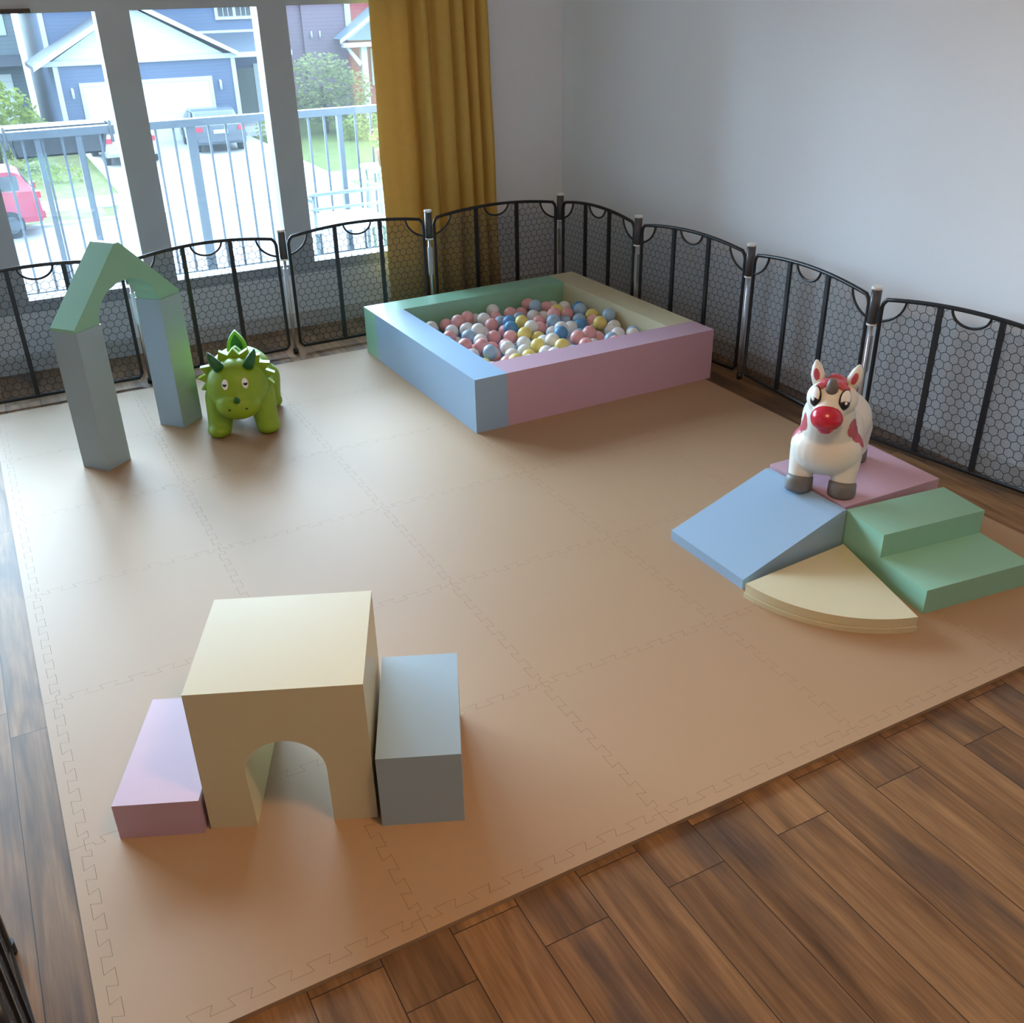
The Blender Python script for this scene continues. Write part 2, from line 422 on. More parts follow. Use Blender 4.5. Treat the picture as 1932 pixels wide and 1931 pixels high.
def slab(outline, name, parent, gap=.0003):
    pts = []
    for p in outline:
        if not pts or (p-pts[-1]).length > 1e-6: pts.append(p)
    if (pts[0]-pts[-1]).length < 1e-6: pts.pop()
    pts = shrink(pts, gap)
    b = MB(); b.prism([(p.x, p.y) for p in pts], .0004, ZM, 'Z')
    return b.build(name, M_mat, parent)
fm = thing('foam_play_mat', 'large beige foam play mat of interlocking puzzle tiles covering the wood floor', 'play mat')
E2 = lambda x, y: Vector((x, y))
H = {}; Vs = {}
for j, y in enumerate(SY):
    for i in range(5):
        a, c = E2(SX[i], y), E2(SX[i+1], y)
        H[i, j] = [a, c] if j == len(SY)-1 else seam(a, c, 7)
for i, x in enumerate(SX):
    for j in range(6):
        a, c = E2(x, SY[j]), E2(x, SY[j+1])
        Vs[i, j] = [a, c] if i == len(SX)-1 else seam(a, c, 7)
for i in range(5):
    for j in range(6):
        o = H[i, j] + Vs[i+1, j] + H[i, j+1][::-1] + Vs[i, j][::-1]
        slab(o, 'mat_tile', fm)
for i in range(5):
    y0 = 1.295
    o = [E2(SX[i], y0), E2(SX[i+1], y0)] + [E2(SX[i+1], SY[0])] + H[i, 0][::-1]
    slab(o, 'edge_strip', fm)
for j in range(6):
    o = [E2(-.159, SY[j])] + [E2(SX[0], SY[j])] + Vs[0, j] + [E2(-.159, SY[j+1])]
    slab(o, 'edge_strip', fm)
slab([E2(-.159, 1.295), E2(SX[0], 1.295), E2(SX[0], SY[0]), E2(-.159, SY[0])], 'edge_strip', fm)

# ================================================================== PLAYPEN FENCE
PH = .60   # height of the panel's rail at its ends
def rail_z(t): return PH + .032*4*t*(1-t)*(1.0)
def panel_meshes(L):
    """frame, bars, arcs and net of one panel, along +x from 0 to L"""
    x0, x1 = .032, L-.032; zb = .035
    W = x1-x0
    top = lambda x: rail_z((x-x0)/W)
    fr = MB()
    pts = [(x0, 0, zb+.02), (x0, 0, PH-.03)]
    pts += [(x0 + .006, 0, PH-.012), (x0+.02, 0, top(x0+.02))]
    n = 16
    for k in range(1, n): x = x0+.02 + (W-.04)*k/n; pts.append((x, 0, top(x)))
    pts += [(x1-.02, 0, top(x1-.02)), (x1-.006, 0, PH-.012), (x1, 0, PH-.03), (x1, 0, zb+.02), (x1-.015, 0, zb), (x0+.015, 0, zb)]
    fr.tube(pts, .0085, 8, closed=True)
    bars = []
    xs = [x0+W/3, x0+2*W/3]
    for x in xs:
        m_ = MB(); m_.box(x-.010, -.006, zb, x+.010, .006, top(x)-.002); m_.bevel(.003, 2); bars.append(m_)
    arcs = []; R = .075
    circ = [(x0, .10), ((x0+x1)/2, R), (x1, .10)]
    for cx_, r in circ:
        p = []
        for k in range(17):
            a = pi*k/16; x = cx_ + r*cos(a)
            if x < x0-1e-6 or x > x1+1e-6: continue
            p.append((x, 0, top(min(max(x, x0), x1)) - (r*.8 if r == R else r*.85)*sin(a)))
        m_ = MB(); m_.tube(p, .0052, 8); arcs.append(m_)
    def limit(x):
        z = top(x)
        for cx_, r in circ:
            d = abs(x-cx_)
            if d < r: z = min(z, top(x) - (r*.8 if r == R else r*.85)*sqrt(1-(d/r)**2))
        return z
    net = MB(); N = 90
    vb = []; vt = []
    for k in range(N+1):
        x = x0 + W*k/N; vb.append(net.bm.verts.new((x, 0, zb))); vt.append(net.bm.verts.new((x, 0, limit(x))))
    for k in range(N): net.bm.faces.new((vb[k], vb[k+1], vt[k+1], vt[k])).material_index = 0
    # hexagonal threads knitted into the net
    a = .021; hw = .0012; dx = a*sqrt(3); dz = 1.5*a; r = 0
    def inside(p): return x0 < p[0] < x1 and zb < p[1] < limit(min(max(p[0], x0), x1))
    def thread(p, q):
        if not (inside(p) and inside(q)): return
        d = Vector((q[0]-p[0], q[1]-p[1])); d.normalize(); w = Vector((-d.y, d.x))*hw
        for y in (-.0012,):
            net.quad([(p[0]-w.x, y, p[1]-w.y), (q[0]-w.x, y, q[1]-w.y), (q[0]+w.x, y, q[1]+w.y), (p[0]+w.x, y, p[1]+w.y)], 1)
    z = zb
    while z < PH+.05:
        x = x0 + (dx/2 if r % 2 else 0)
        while x < x1:
            tpt = (x, z+a/2); 
            thread((x, z-a/2), tpt)
            thread(tpt, (x+dx/2, z+a)); thread(tpt, (x-dx/2, z+a))
            x += dx
        z += dz; r += 1
    return fr, bars, arcs, net
def post_parts(parent, L, rz_next):
    """the hinge post at the panel's far end"""
    h = MB(); h.cyl(L, 0, .50, .635, .020, 14).bevel(.002, 1); h.build('hinge_block', M_dark, parent)
    MB().cyl(L, 0, .635, .646, .021, 14).build('hinge_cap', M_white, parent); MB().cyl(L, 0, .492, .500, .021, 14).build('hinge_ring', M_white, parent)
    r = MB(); r.cyl(L, 0, .03, .492, .0085, 10); r.box(L-.012, -.008, .30, L+.012, .008, .45); r.bevel(.001, 1); r.build('hinge_rod', M_silver, parent)
    f = MB(); f.cyl(L, 0, 0, .03, .014, 12); f.build('foot', M_black, parent)
PC = {}
def panel(p, q, label):
    p, q = Vector(p), Vector(q); L = (q-p).length
    t = thing('playpen_panel', label, 'playpen panel', (p.x, p.y, 0), atan2(q.y-p.y, q.x-p.x), 'black mesh playpen fence panels')
    fr, bars, arcs, net = panel_meshes(L)
    fr.build('frame', M_black, t)
    for m_ in bars: m_.build('upright_bar', M_black, t)
    for m_ in arcs: m_.build('hanging_arc', M_black, t)
    net.build('netting', [M_net, M_black], t)
    post_parts(t, L, 0)
J = [(-.22, 4.90), (.558, 4.905), (1.312, 4.955), (2.12, 4.975), (2.945, 4.985), (2.975, 4.25), (3.055, 3.47), (3.00, 2.67), (3.135, 1.90), (3.13, 1.12)]
LBL = ['black mesh playpen panel behind the left foot of the green arch',
       'black mesh playpen panel behind the green dinosaur',
       'black mesh playpen panel between the dinosaur and the curtain',
       'black mesh playpen panel in front of the yellow curtain',
       'black mesh playpen panel beside the ball pit at the room corner, against the grey wall',
       'black mesh playpen panel beside the yellow side of the ball pit',
       'black mesh playpen panel along the grey wall between ball pit and unicorn',
       'black mesh playpen panel behind the green steps, nearest on the right',
       'black mesh playpen panel past the right edge of the steps']
for i in range(8): panel(J[i], J[i+1], LBL[i])
panel((-.205, .95), (-.297, 1.67), 'black mesh playpen panel at the lower left corner beside the mat')

# ================================================================== FOAM BLOCKS
def block(name, poly, depth, material, parent, bev=.007, axis='Y', a=None):
    b = MB(); b.prism(poly, -depth/2 if a is None else a, depth/2 if a is None else a+depth, axis); b.bevel(bev, 3)
    return b.build(name, material, parent)
def foam_box(L, W, Hh): return [(-L/2, 0), (L/2, 0), (L/2, Hh), (-L/2, Hh)]

# yellow tunnel cube
t = thing('foam_tunnel_block', 'pale yellow foam cube with an arched tunnel, between lilac slab and blue block', 'foam block', (.386, 1.887, ZM), radians(-23.7))
L, Hh = .381, .386
r = .1; sp = .155
arch = [(-L/2, 0), (-.088, 0)] + [(-.088 - .012*(1-abs(1-2*k/2)), sp*k/2) for k in (1,)] 
arch = [(-L/2, 0), (-.084, 0), (-.090, sp)]
for k in range(1, 16):
    a_ = pi - pi*k/16; arch.append((.090*cos(a_)+.0, sp + .090*sin(a_)))
arch += [(.090, sp), (.090, 0), (L/2, 0), (L/2, Hh), (-L/2, Hh)]
block('tunnel_body', arch, .368, V_yellow, t)
# lilac slab, blue block
tag(block('foam_slab', foam_box(.191, 0, .099), .373, V_lilac, None), 'low lilac pink foam slab left of the yellow tunnel cube', 'foam block')
o = bpy.data.objects['foam_slab']; o.location = (.112, 1.998, ZM); o.rotation_euler.z = radians(-23.9)
o = tag(block('foam_block', foam_box(.189, 0, .200), .373, V_steel, None), 'light blue oblong foam block right of the yellow tunnel cube', 'foam block')
o.location = (.647, 1.744, ZM); o.rotation_euler.z = radians(-23.8)

# green arch on two blue columns
AX, AY, AR = .228, 4.006, radians(37)
o = tag(block('foam_column', foam_box(.128, 0, .570), .128, V_steel, None, .005), 'grey blue foam column, left and nearer support of the green arch', 'foam column', 'foam columns under the green arch')
c1 = Vector((.228, 4.006)); c2 = Vector((.586, 4.302)); dirv = (c2-c1); AR = atan2(dirv.y, dirv.x)
o.location = (c1.x, c1.y, ZM); o.rotation_euler.z = AR
o2 = o.copy(); COL.objects.link(o2); o2.location = (c2.x, c2.y, ZM)
tag(o2, 'grey blue foam column beside the dinosaur, right support of the green arch', 'foam column', 'foam columns under the green arch')
D = dirv.length; wo = D/2 + .066; wi = D/2 - .062
poly = [(-wo, 0), (-wi, 0)]
for k in range(1, 20):
    a_ = pi - pi*k/20; poly.append((wi*cos(a_), 0.128*sin(a_)))
poly += [(wi, 0), (wo, 0), (wo, .012), (.012, .272), (-.012, .272), (-wo, .012)]
o = tag(block('foam_arch', poly, .118, V_green, None, .005), 'green triangular foam arch resting on the two blue columns', 'foam arch')
m_ = (c1+c2)/2; o.location = (m_.x, m_.y, ZM+.570); o.rotation_euler.z = AR

# climbing set
t = tag(block('foam_ramp', [(-.208, 0), (.208, 0), (.208, .169), (.190, .169), (-.208, .035)], .368, V_blue, None), 'light blue foam ramp sloping down to the left below the unicorn', 'foam ramp')
t.location = (2.046, 2.172, ZM); t.rotation_euler.z = radians(.8)
t = tag(block('foam_platform', foam_box(.425, 0, .170), .370, V_pink, None), 'dusty pink foam platform carrying the unicorn', 'foam platform')
t.location = (2.482, 2.188, ZM); t.rotation_euler.z = radians(-1.0)
t = tag(block('foam_steps', [(-.195, 0), (.195, 0), (.195, .165), (.012, .165), (.012, .083), (-.195, .083)], .402, V_green, None, axis='X'), 'mint green two step foam stairs at the right', 'foam steps')
t.location = (2.440, 1.783, ZM); t.rotation_euler.z = radians(-6.3)
R = .435; poly = [(0, 0)]
for k in range(25):
    a_ = radians(184 + (254-184)*k/24); poly.append((R*cos(a_), R*sin(a_)))
q = thing('foam_quarter_round', 'pale yellow quarter round foam step in front of the ramp and stairs', 'foam step', (2.255, 1.980, ZM))
block('lower_layer', [(x*1.012, y*1.012) for x, y in poly], .017, V_yellow, q, .006, 'Z', 0)
block('upper_layer', poly, .029, V_yellow, q, .007, 'Z', .0185)

# ================================================================== BALL PIT
pit = thing('ball_pit', 'square foam ball pit with green, blue, yellow and pink padded sides in the room corner', 'ball pit', (2.279, 4.138, ZM), radians(1.0))
PL, PW, PHH, TH = 1.262, 1.25, .241, .155
x0, x1, y0, y1 = -PL/2, PL/2, -PW/2, PW/2
def side(xa, ya, xb, yb, m_, lab):
    b = MB(); b.box(xa, ya, 0, xb, yb, PHH); b.bevel(.010, 3); o = b.build('side_cushion', m_, pit); o['label'] = lab
side(x0, y1-TH, x1-TH, y1, V_green, 'green rear side')
side(x1-TH, y0+TH, x1, y1, V_yellow, 'yellow right side')
side(x0+TH, y0, x1, y0+TH, V_pink, 'pink front side')
side(x0, y0, x0+TH, y1-TH, V_blue, 'blue left side')
b = MB(); b.box(x0+TH, y0+TH, 0, x1-TH, y1-TH, .060); b.build('pit_floor', V_blue, pit)

BR = .0350
ball_cols = {'white': (.80, .80, .80), 'pale pink': (.78, .40, .40), 'yellow': (.80, .66, .20), 'light blue': (.34, .50, .66), 'deep blue': (.10, .30, .58)}
ball_mesh = {}
for k, c in ball_cols.items():
    b = MB(); b.ell((0, 0, 0), BR, 24, 14)
    m_ = mat('ball_'+k.replace(' ', '_'), c, .38, .5, bump=(40, .08, .002))
    me_o = b.build('tmp', m_); ball_mesh[k] = me_o.data; bpy.data.objects.remove(me_o)
ix0, ix1, iy0, iy1 = x0+TH+BR+.002, x1-TH-BR-.002, y0+TH+BR+.002, y1-TH-BR-.002
rnd = random.Random(11)
balls = []
def rest_z(x, y):
    z = .061+BR
    for (bx, by, bz) in balls:
        d2 = (bx-x)**2+(by-y)**2
        if d2 < (2*BR)**2: z = max(z, bz + sqrt((2*BR)**2-d2))
    return z
def heap(x, y):   # wanted height of the heap's top
    u = (x-ix0)/(ix1-ix0); v = (y-iy0)/(iy1-iy0)
    return .172 + .022*(1-v) + .015*u
tries = 0
while len(balls) < 215 and tries < 9000:
    tries += 1
    best = None
    for _ in range(10):
        x, y = rnd.uniform(ix0, ix1), rnd.uniform(iy0, iy1); z = rest_z(x, y)
        if z < heap(x, y) and (best is None or z < best[2]): best = (x, y, z)
    if best: balls.append(best)
# colours: mixed, with a few deep blue ones towards the green side
names = list(ball_cols)
def colour_for(x, y):
    v = (y-iy0)/(iy1-iy0)
    w = [3.6, 3.2, 2.2, 1.9, 1.3 if v > .6 else .15]
    return rnd.choices(names, w)[0]
CAMR = Matrix((rt, up, fwd))
def project(P):
    c = CAMR @ (Vector(P)-CAM_POS); return (966 + F_PX*c.x/c.z, 965.5 - F_PX*c.y/c.z, c.z)
pr = cos(radians(1.0)), sin(radians(1.0))
recs = []
for (x, y, z) in balls:
    wx, wy = pit.location.x + pr[0]*x - pr[1]*y, pit.location.y + pr[1]*x + pr[0]*y
    u, v, d = project((wx, wy, z+ZM)); recs.append([Vector((wx, wy, z+ZM)), u, v, d, BR*F_PX/d, colour_for(x, y), (y-iy0)/(iy1-iy0)])
def seen(i):
    P, u, v, d, rad, _, _ = recs[i]; ok = n = 0
    for a in range(-3, 4):
        for c in range(-3, 4):
            if a*a+c*c > 9.5: continue
            n += 1; pu, pv = u+a*rad/3.2, v+c*rad/3.2
            if not any(j != i and r_[3] < d and (r_[1]-pu)**2+(r_[2]-pv)**2 < r_[4]**2 for j, r_ in enumerate(recs)): ok += 1
    return ok/n
vis = [seen(i) for i in range(len(recs))]
cells = {}
for i, r_ in enumerate(recs):
    zone = 'along the pink side' if r_[6] < .30 else ('in the middle of the heap' if r_[6] < .66 else 'along the green side')
    cells.setdefault((r_[5], zone), []).append(i)
ORD = ['first', 'second', 'third', 'fourth', 'fifth', 'sixth', 'seventh', 'eighth', 'ninth', 'tenth', 'eleventh', 'twelfth', 'thirteenth', 'fourteenth']
for (c, zone), idx in cells.items():
    show = sorted([i for i in idx if vis[i] > .06], key=lambda i: recs[i][1])
    for k, i in enumerate(show):
        o = bpy.data.objects.new('pit_ball', ball_mesh[c]); COL.objects.link(o); o.location = recs[i][0]
        o.rotation_euler = (rnd.uniform(0, 3), rnd.uniform(0, 3), 0)
        n_ = len(show)
        if n_ == 1: where = 'the only %s ball %s' % (c, zone)
        elif k == 0: where = 'leftmost of the %s balls %s' % (c, zone)
        elif k == n_-1: where = 'rightmost of the %s balls %s' % (c, zone)
        elif k <= n_//2: where = '%s from left of the %s balls %s' % (ORD[k], c, zone)
        else: where = '%s from right of the %s balls %s' % (ORD[n_-1-k], c, zone)
        tag(o, where, 'ball', 'plastic balls in the ball pit')

# ================================================================== TOYS
def unicorn():
    t = thing('unicorn_hopper', 'white inflatable unicorn hopper with red nose standing on the pink platform', 'toy', (2.275, 2.135, ZM+.170), radians(218-270))
    t.scale = (1, 1, .90)
    W = mat('cream_rubber', (.80, .76, .68), .42, .5, noise=(4, .03))
    G = mat('grey_rubber', (.16, .155, .15), .45)
    Rd = mat('red_rubber', (.55, .02, .05), .22, .6)
    Pk = mat('rose_rubber', (.52, .09, .12), .4)
    Bk = mat('black_paint', (.01, .01, .012), .3)
    Wh = mat('white_paint', (.9, .9, .9), .3)
    # local: -y forward, x to the viewer's right... origin between the front feet
    sh = []
    for s in (-1, 1):
        sh.append(('c', (s*.070, .005, .035), .0385, (s*.066, .03, .14), .050))
        sh.append(('c', (s*.070, .300, .035), .042, (s*.062, .28, .15), .060))
    sh += [('e', (0, .035, .165), (.117, .105, .105)), ('e', (0, .14, .185), (.105, .14, .100)), ('e', (0, .255, .185), (.118, .115, .115)),
           ('c', (0, .035, .22), .092, (0, .0, .32), .076), ('e', (0, -.012, .375), (.080, .078, .066)), ('c', (0, -.02, .365), .064, (0, -.075, .352), .046)]
    body = blob('body', sh, W, t, .0045, 7)
    for s in (-1, 1):
        for y in (.0, .302):
            b = MB(); b.tube([(s*.070, y, 0), (s*.070, y, .010), (s*.070, y+.002, .046), (s*.070, y+.004, .056)], [.0445, .0465, .0450, .036], 24); b.build('hoof', G, t)
    b = MB(); b.ell((0, -.102, .338), (.050, .045, .047)); b.ell((0, -.100, .311), (.031, .034, .031)); b.build('nose', Rd, t)
    b = MB(); b.tube([(0, -.052, .412), (0, -.066, .444), (0, -.074, .466), (0, -.075, .470)], [.021, .017, .012, .004], 16); b.build('horn', G, t)
    for s in (-1, 1):
        b = MB()
        pts = [(s*.050, .012, .41), (s*.056, .015, .445), (s*.062, .018, .475), (s*.066, .02, .497)]
        b.tube(pts, [.018, .0225, .016, .004], 14); e = b.build('ear', W, t)
        b = MB(); b.ell((s*.058, -.004, .452), (.010, .005, .024), M=Matrix.Rotation(s*.2, 4, 'Y')); b.build('inner_ear', Pk, e)
    mane = [('e', (x, y, z), (r_, r_, r_*.9)) for x, y, z, r_ in ((-.038, -.046, .426, .015), (-.018, -.036, .436, .018), (.016, -.038, .435, .018), (.040, -.044, .426, .015),
            (-.022, -.02, .430, .022), (.022, -.02, .430, .022), (0, -.02, .434, .020), (0, .02, .43, .027), (.012, .05, .41, .028), (.0, .075, .375, .028), (.02, .09, .335, .028), (.045, .095, .375, .024), (.02, .10, .30, .028))]
    blob('mane', mane, Pk, t, .004, 4)
    body.data.update()
    def patch(nm, balls_, m_, parent, off=.0012):
        """a painted patch: the part of the body's skin inside the given ellipsoids, a hair above it"""
        b = MB(); vm = {}
        for p in body.data.polygons:
            c = p.center
            if not any(((c.x-q[0])/r[0])**2+((c.y-q[1])/r[1])**2+((c.z-q[2])/r[2])**2 < 1 for q, r in balls_): continue
            vs = []
            for vi in p.vertices:
                if vi not in vm:
                    v = body.data.vertices[vi]; vm[vi] = b.bm.verts.new(v.co + v.normal*off)
                vs.append(vm[vi])
            b.bm.faces.new(vs).smooth = True
        for v in b.bm.verts: pass
        return b.build(nm, m_, parent)
    for s in (-1, 1):   # painted mane locks on the shoulders
        patch('mane_lock', [((s*.085, -.015, .275), (.035, .026, .036)), ((s*.098, .008, .245), (.035, .026, .032)), ((s*.108, .03, .215), (.035, .020, .030))], Pk, t)
        c = Vector((s*.044, -.0715, .400)); Mx = Matrix.Rotation(s*.62, 4, 'Z') @ Matrix.Rotation(-.22, 4, 'X') @ Matrix.Rotation(s*.2, 4, 'Y')
        b = MB(); b.ell(c, (.021, .008, .037), M=Mx); e = b.build('eye', Bk, t)
        b = MB(); b.ell(c + Mx.to_3x3() @ Vector((0, -.0035, .003)), (.0175, .0072, .031), M=Mx); b.build('eye_white', Wh, e)
        b = MB(); b.ell(c + Mx.to_3x3() @ Vector((0, -.0045, -.014)), (.0165, .0074, .0185), M=Mx); b.build('pupil', Bk, e)
        b = MB(); b.ell(c + Mx.to_3x3() @ Vector((0, -.0105, -.010)), (.005, .003, .006), M=Mx); b.build('eye_glint', Wh, e)
    b = MB(); b.tube([(0, .36, .24), (0, .385, .21), (.01, .40, .15), (.012, .395, .10)], [.016, .026, .024, .008], 12); b.build('tail', Pk, t)
unicorn()

def dinosaur():
    t = thing('dinosaur_hopper', 'bright green inflatable horned dinosaur hopper with white eyes beside the blue column', 'toy', (.800, 4.025, ZM), radians(253-270))
    G = mat('lime_rubber', (.25, .40, .014), .40, .5, noise=(8, .12))
    DG = mat('dark_green_rubber', (.015, .12, .035), .4)
    Wh = mat('white_paint', (.9, .9, .9), .3); Bk = mat('black_paint', (.01, .01, .012), .3)
    LG = mat('light_green_rubber', (.20, .50, .06), .4)
    sh = []
    for s in (-1, 1):
        sh.append(('c', (s*.098, .0, .042), .050, (s*.085, .03, .16), .062)); sh.append(('e', (s*.102, -.012, .030), (.052, .058, .034)))
        sh.append(('c', (s*.105, .29, .04), .048, (s*.09, .25, .15), .075)); sh.append(('e', (s*.108, .28, .028), (.052, .058, .032)))
    sh += [('e', (0, .10, .20), (.142, .16, .115)), ('e', (0, .22, .20), (.135, .14, .11)), ('e', (0, -.015, .225), (.128, .105, .118)),
           ('e', (0, -.075, .165), (.095, .075, .068)), ('c', (0, .32, .19), .07, (.06, .45, .10), .022)]
    blob('body', sh, G, t, .007, 5)
    # spiked frill behind the head
    b = MB(); pts = []
    K = 11
    for k in range(2*K+1):
        a_ = radians(-28 + 236*k/(2*K)); r_ = .158 if k % 2 else .126
        pts.append((r_*cos(a_), .248 + r_*.82*sin(a_)))
    b.prism(pts, .0, .03, 'Y'); b.bevel(.006, 2); b.build('neck_frill', G, t)
    for s in (-1, 1):
        b = MB(); b.tube([(s*.058, -.062, .318), (s*.072, -.070, .345), (s*.086, -.072, .372), (s*.094, -.070, .392)], [.023, .021, .014, .003], 14); b.build('brow_horn', DG, t)
        c = Vector((s*.040, -.108, .262)); Mx = Matrix.Rotation(s*.35, 4, 'Z') @ Matrix.Rotation(-.25, 4, 'X')
        b = MB(); b.ell(c, (.0135, .007, .022), M=Mx); e = b.build('eye', Wh, t)
        b = MB(); b.ell(c + Mx.to_3x3() @ Vector((0, -.004, .001)), (.0098, .005, .0115), M=Mx)
        for v in b.bm.verts: v.co.z = min(v.co.z, c.z + .0035)
        b.build('pupil', Bk, e)
        b = MB(); b.ell((s*.034, -.143, .163), (.006, .004, .004)); b.build('nostril', Bk, t)
    b = MB(); b.tube([(0, -.132, .196), (0, -.150, .206), (0, -.158, .218), (0, -.160, .224)], [.014, .012, .007, .002], 12); b.build('nose_horn', DG, t)
    # leaf-shaped plates along the back
    for y, z, w, h in ((.12, .29, .035, .055), (.20, .295, .05, .095)):
        o1 = [(w*.9*sin(pi*k/12)*(1-.25*k/12), h*(k/12)) for k in range(13)]
        poly = [(w*.75, 0)] + [(w*(1-(k/10)**2.2)*.85+.002, h*k/10) for k in range(1, 11)] + [(-w*(1-(k/10)**2.2)*.85-.002, h*k/10) for k in range(10, 0, -1)] + [(-w*.75, 0)]
        b = MB(); b.prism([(x, z+zz) for x, zz in poly], y, y+.022, 'Y'); b.bevel(.004, 2); e = b.build('back_plate', LG, t)
        b = MB(); b.prism([(x*.6, z+.012+zz*.72) for x, zz in poly], y-.003, y+.004, 'Y'); b.build('plate_centre', DG, e)
dinosaur()

# ================================================================== BALCONY
ZB = -.06
M_deck = mat('balcony_deck', (.50, .50, .52), .6); M_rail = mat('painted_steel', (.045, .055, .065), .5, .3)
struct(MB().box(-3.6, YB+.2, ZB-.16, 4.2, 7.05, ZB).build('balcony_slab', M_deck))
rl = thing('balcony_railing', 'grey steel balcony railing with slim balusters outside the window', 'railing', (.8, 6.8, ZB))
MB().box(-3.4, -.03, 1.005, 3.4, .03, 1.05).bevel(.006, 2).build('top_rail', M_rail, rl)
MB().box(-3.4, -.012, .08, 3.4, .012, .11).build('bottom_rail', M_rail, rl)
x = -3.3; k = 0
while x < 3.4:
    w = .007
    MB().box(x-w, -w, .1, x+w, w, 1.01).build('baluster', M_rail, rl); x += .109; k += 1
for x in (-2.35, -.385, -.155, .51, 1.49, 2.6):
    w = .030 if abs(x-.51) < .01 else .016
    MB().box(x-w, -.02, 0, x+w, .02, 1.01).build('railing_post', M_rail, rl)
pb = thing('railing_planter', 'black rectangular planter box hooked on the balcony railing', 'planter', (.54, 6.985, .825))
b = MB(); b.prism([(-.255, 0), (.255, 0), (.295, .15), (.275, .15), (.24, .01), (-.24, .01), (-.275, .15), (-.295, .15)], -.09, .09, 'Y'); b.box(-.25, -.09, 0, .25, -.075, .15); b.box(-.25, .075, 0, .25, .09, .15)
M_pl = mat('planter_plastic', (.022, .026, .03), .5)
b.build('planter_tub', M_pl, pb)
MB().box(-.30, -.11, .15, .30, .11, .172).bevel(.006, 2).build('planter_rim', M_pl, pb)
for s in (-1, 1):
    b = MB(); b.tube([(s*.285, .0, .165), (s*.295, -.10, .185), (s*.295, -.215, .185), (s*.295, -.225, .07)], .010, 8); b.build('hook', M_pl, pb)
# patio chair with curved back, side table, flower pot
M_pc = mat('grey_patio_metal', (.10, .12, .12), .4)
pc = thing('patio_chair', 'metal patio chair with curved back on the balcony beyond the third pane', 'chair', (2.09, 6.12, ZB))
def arcpts(z, w, d): return [(w*sin(a), -d*cos(a), z + .02*cos(a)) for a in [radians(-75+150*k/12) for k in range(13)]]
MB().tube(arcpts(.632, .285, .10), .011, 8).build('back_rail', M_pc, pc)
MB().tube(arcpts(.545, .285, .10), .009, 8).build('back_rail', M_pc, pc)
for x, y in ((-.25, -.03), (.25, -.03), (-.25, .42), (.25, .42)):
    MB().tube([(x, y, 0), (x*1.0, y, .64 if y < .1 else .43)], .012, 8).build('leg', M_pc, pc)
MB().box(-.26, -.05, .41, .26, .43, .435).bevel(.01, 2).build('seat', mat('pale_cushion', (.5, .52, .55), .8), pc)
for s in (-1, 1): MB().tube([(s*.26, -.03, .60), (s*.29, .15, .61), (s*.27, .42, .60), (s*.26, .42, .43)], .011, 8).build('armrest', M_pc, pc)
st = thing('side_table', 'small green side table on the balcony by the curtain', 'table', (2.55, 6.62, ZB))
M_gt = mat('sage_metal', (.10, .17, .12), .4)
MB().box(-.15, -.15, .66, .15, .15, .685).bevel(.006, 2).build('table_top', M_gt, st)
for x in (-.12, .12):
    for y in (-.12, .12): MB().tube([(x, y, .66), (x*.8, y*.8, 0)], .010, 8).build('leg', M_gt, st)

def foliage(b, c, r, n, leaf, rnd, mi=0):
    c = Vector(c)
    for _ in range(n):
        d = Vector((rnd.gauss(0, 1), rnd.gauss(0, 1), rnd.gauss(0, 1))); d.normalize()
        k = .55+.45*rnd.random()**.5
        p = c + Vector((d.x*r[0]*k, d.y*r[1]*k, d.z*r[2]*k))
        a = Vector((rnd.gauss(0, 1), rnd.gauss(0, 1), rnd.gauss(0, .6))); a.normalize(); w = a.orthogonal().normalized()
        L = leaf*rnd.uniform(.6, 1.3)
        b.quad([p-a*L, p-w*L*.45, p+a*L, p+w*L*.45], mi)
M_leaf = mat('leaf_green', (.08, .14, .035), .7, .2, noise=(1.5, .5), trans=((.10, .16, .03), .3))
M_leaf2 = mat('leaf_light', (.17, .21, .045), .7, .2, noise=(1.5, .5), trans=((.14, .18, .04), .3))
M_leaf3 = mat('leaf_olive', (.150, .170, .060), .7, .2, noise=(1.2, .5), trans=((.10, .12, .05), .3))
M_bark = mat('bark', (.06, .045, .035), .9)
M_pot = mat('terracotta', (.20, .07, .045), .8)
fp = thing('flower_pot', 'potted plant with red flowers on the balcony side table', 'potted plant', (2.53, 6.60, ZB+.685))
MB().tube([(0, 0, 0), (0, 0, .10), (0, 0, .11)], [.05, .07, .072], 16).build('pot', M_pot, fp)
rn = random.Random(5); b = MB(); foliage(b, (0, 0, .17), (.11, .11, .08), 160, .02, rn); b.build('leaves', M_leaf2, fp)
b = MB(); foliage(b, (0, 0, .20), (.10, .10, .06), 60, .014, rn); b.build('flowers', mat('red_petals', (.25, .01, .015), .6), fp)

# ================================================================== OUTSIDE GROUND
G = -3.8
M_conc = mat('concrete', (.42, .42, .42), .85, noise=(1, .08)); M_street = mat('street_concrete', (.26, .25, .27), .85, noise=(.6, .1))
M_lawn = grass_mat('lawn_grass', (.055, .075, .018), (.085, .105, .030)); M_dry = grass_mat('dry_grass', (.075, .085, .030), (.11, .11, .045))
struct(MB().box(-60, 8.5, G-.3, 90, 29.3, G).build('street', M_street))
struct(MB().box(-60, 29.3, G-.3, 90, 120, G-.02).build('ground', M_lawn))
b = MB()
for xa, xb in ((-60, 3.3), (10.6, 12.3), (15.0, 90)): b.box(xa, 29.3, G-.1, xb, 29.55, G+.06)
struct(b.build('kerb', M_conc))
b = MB()
for xa, xb in ((-60, 3.2), (10.6, 11.9), (15.0, 90)): b.box(xa, 29.55, G-.1, xb, 31.3, G+.02)
struct(b.build('grass_verge', M_dry))
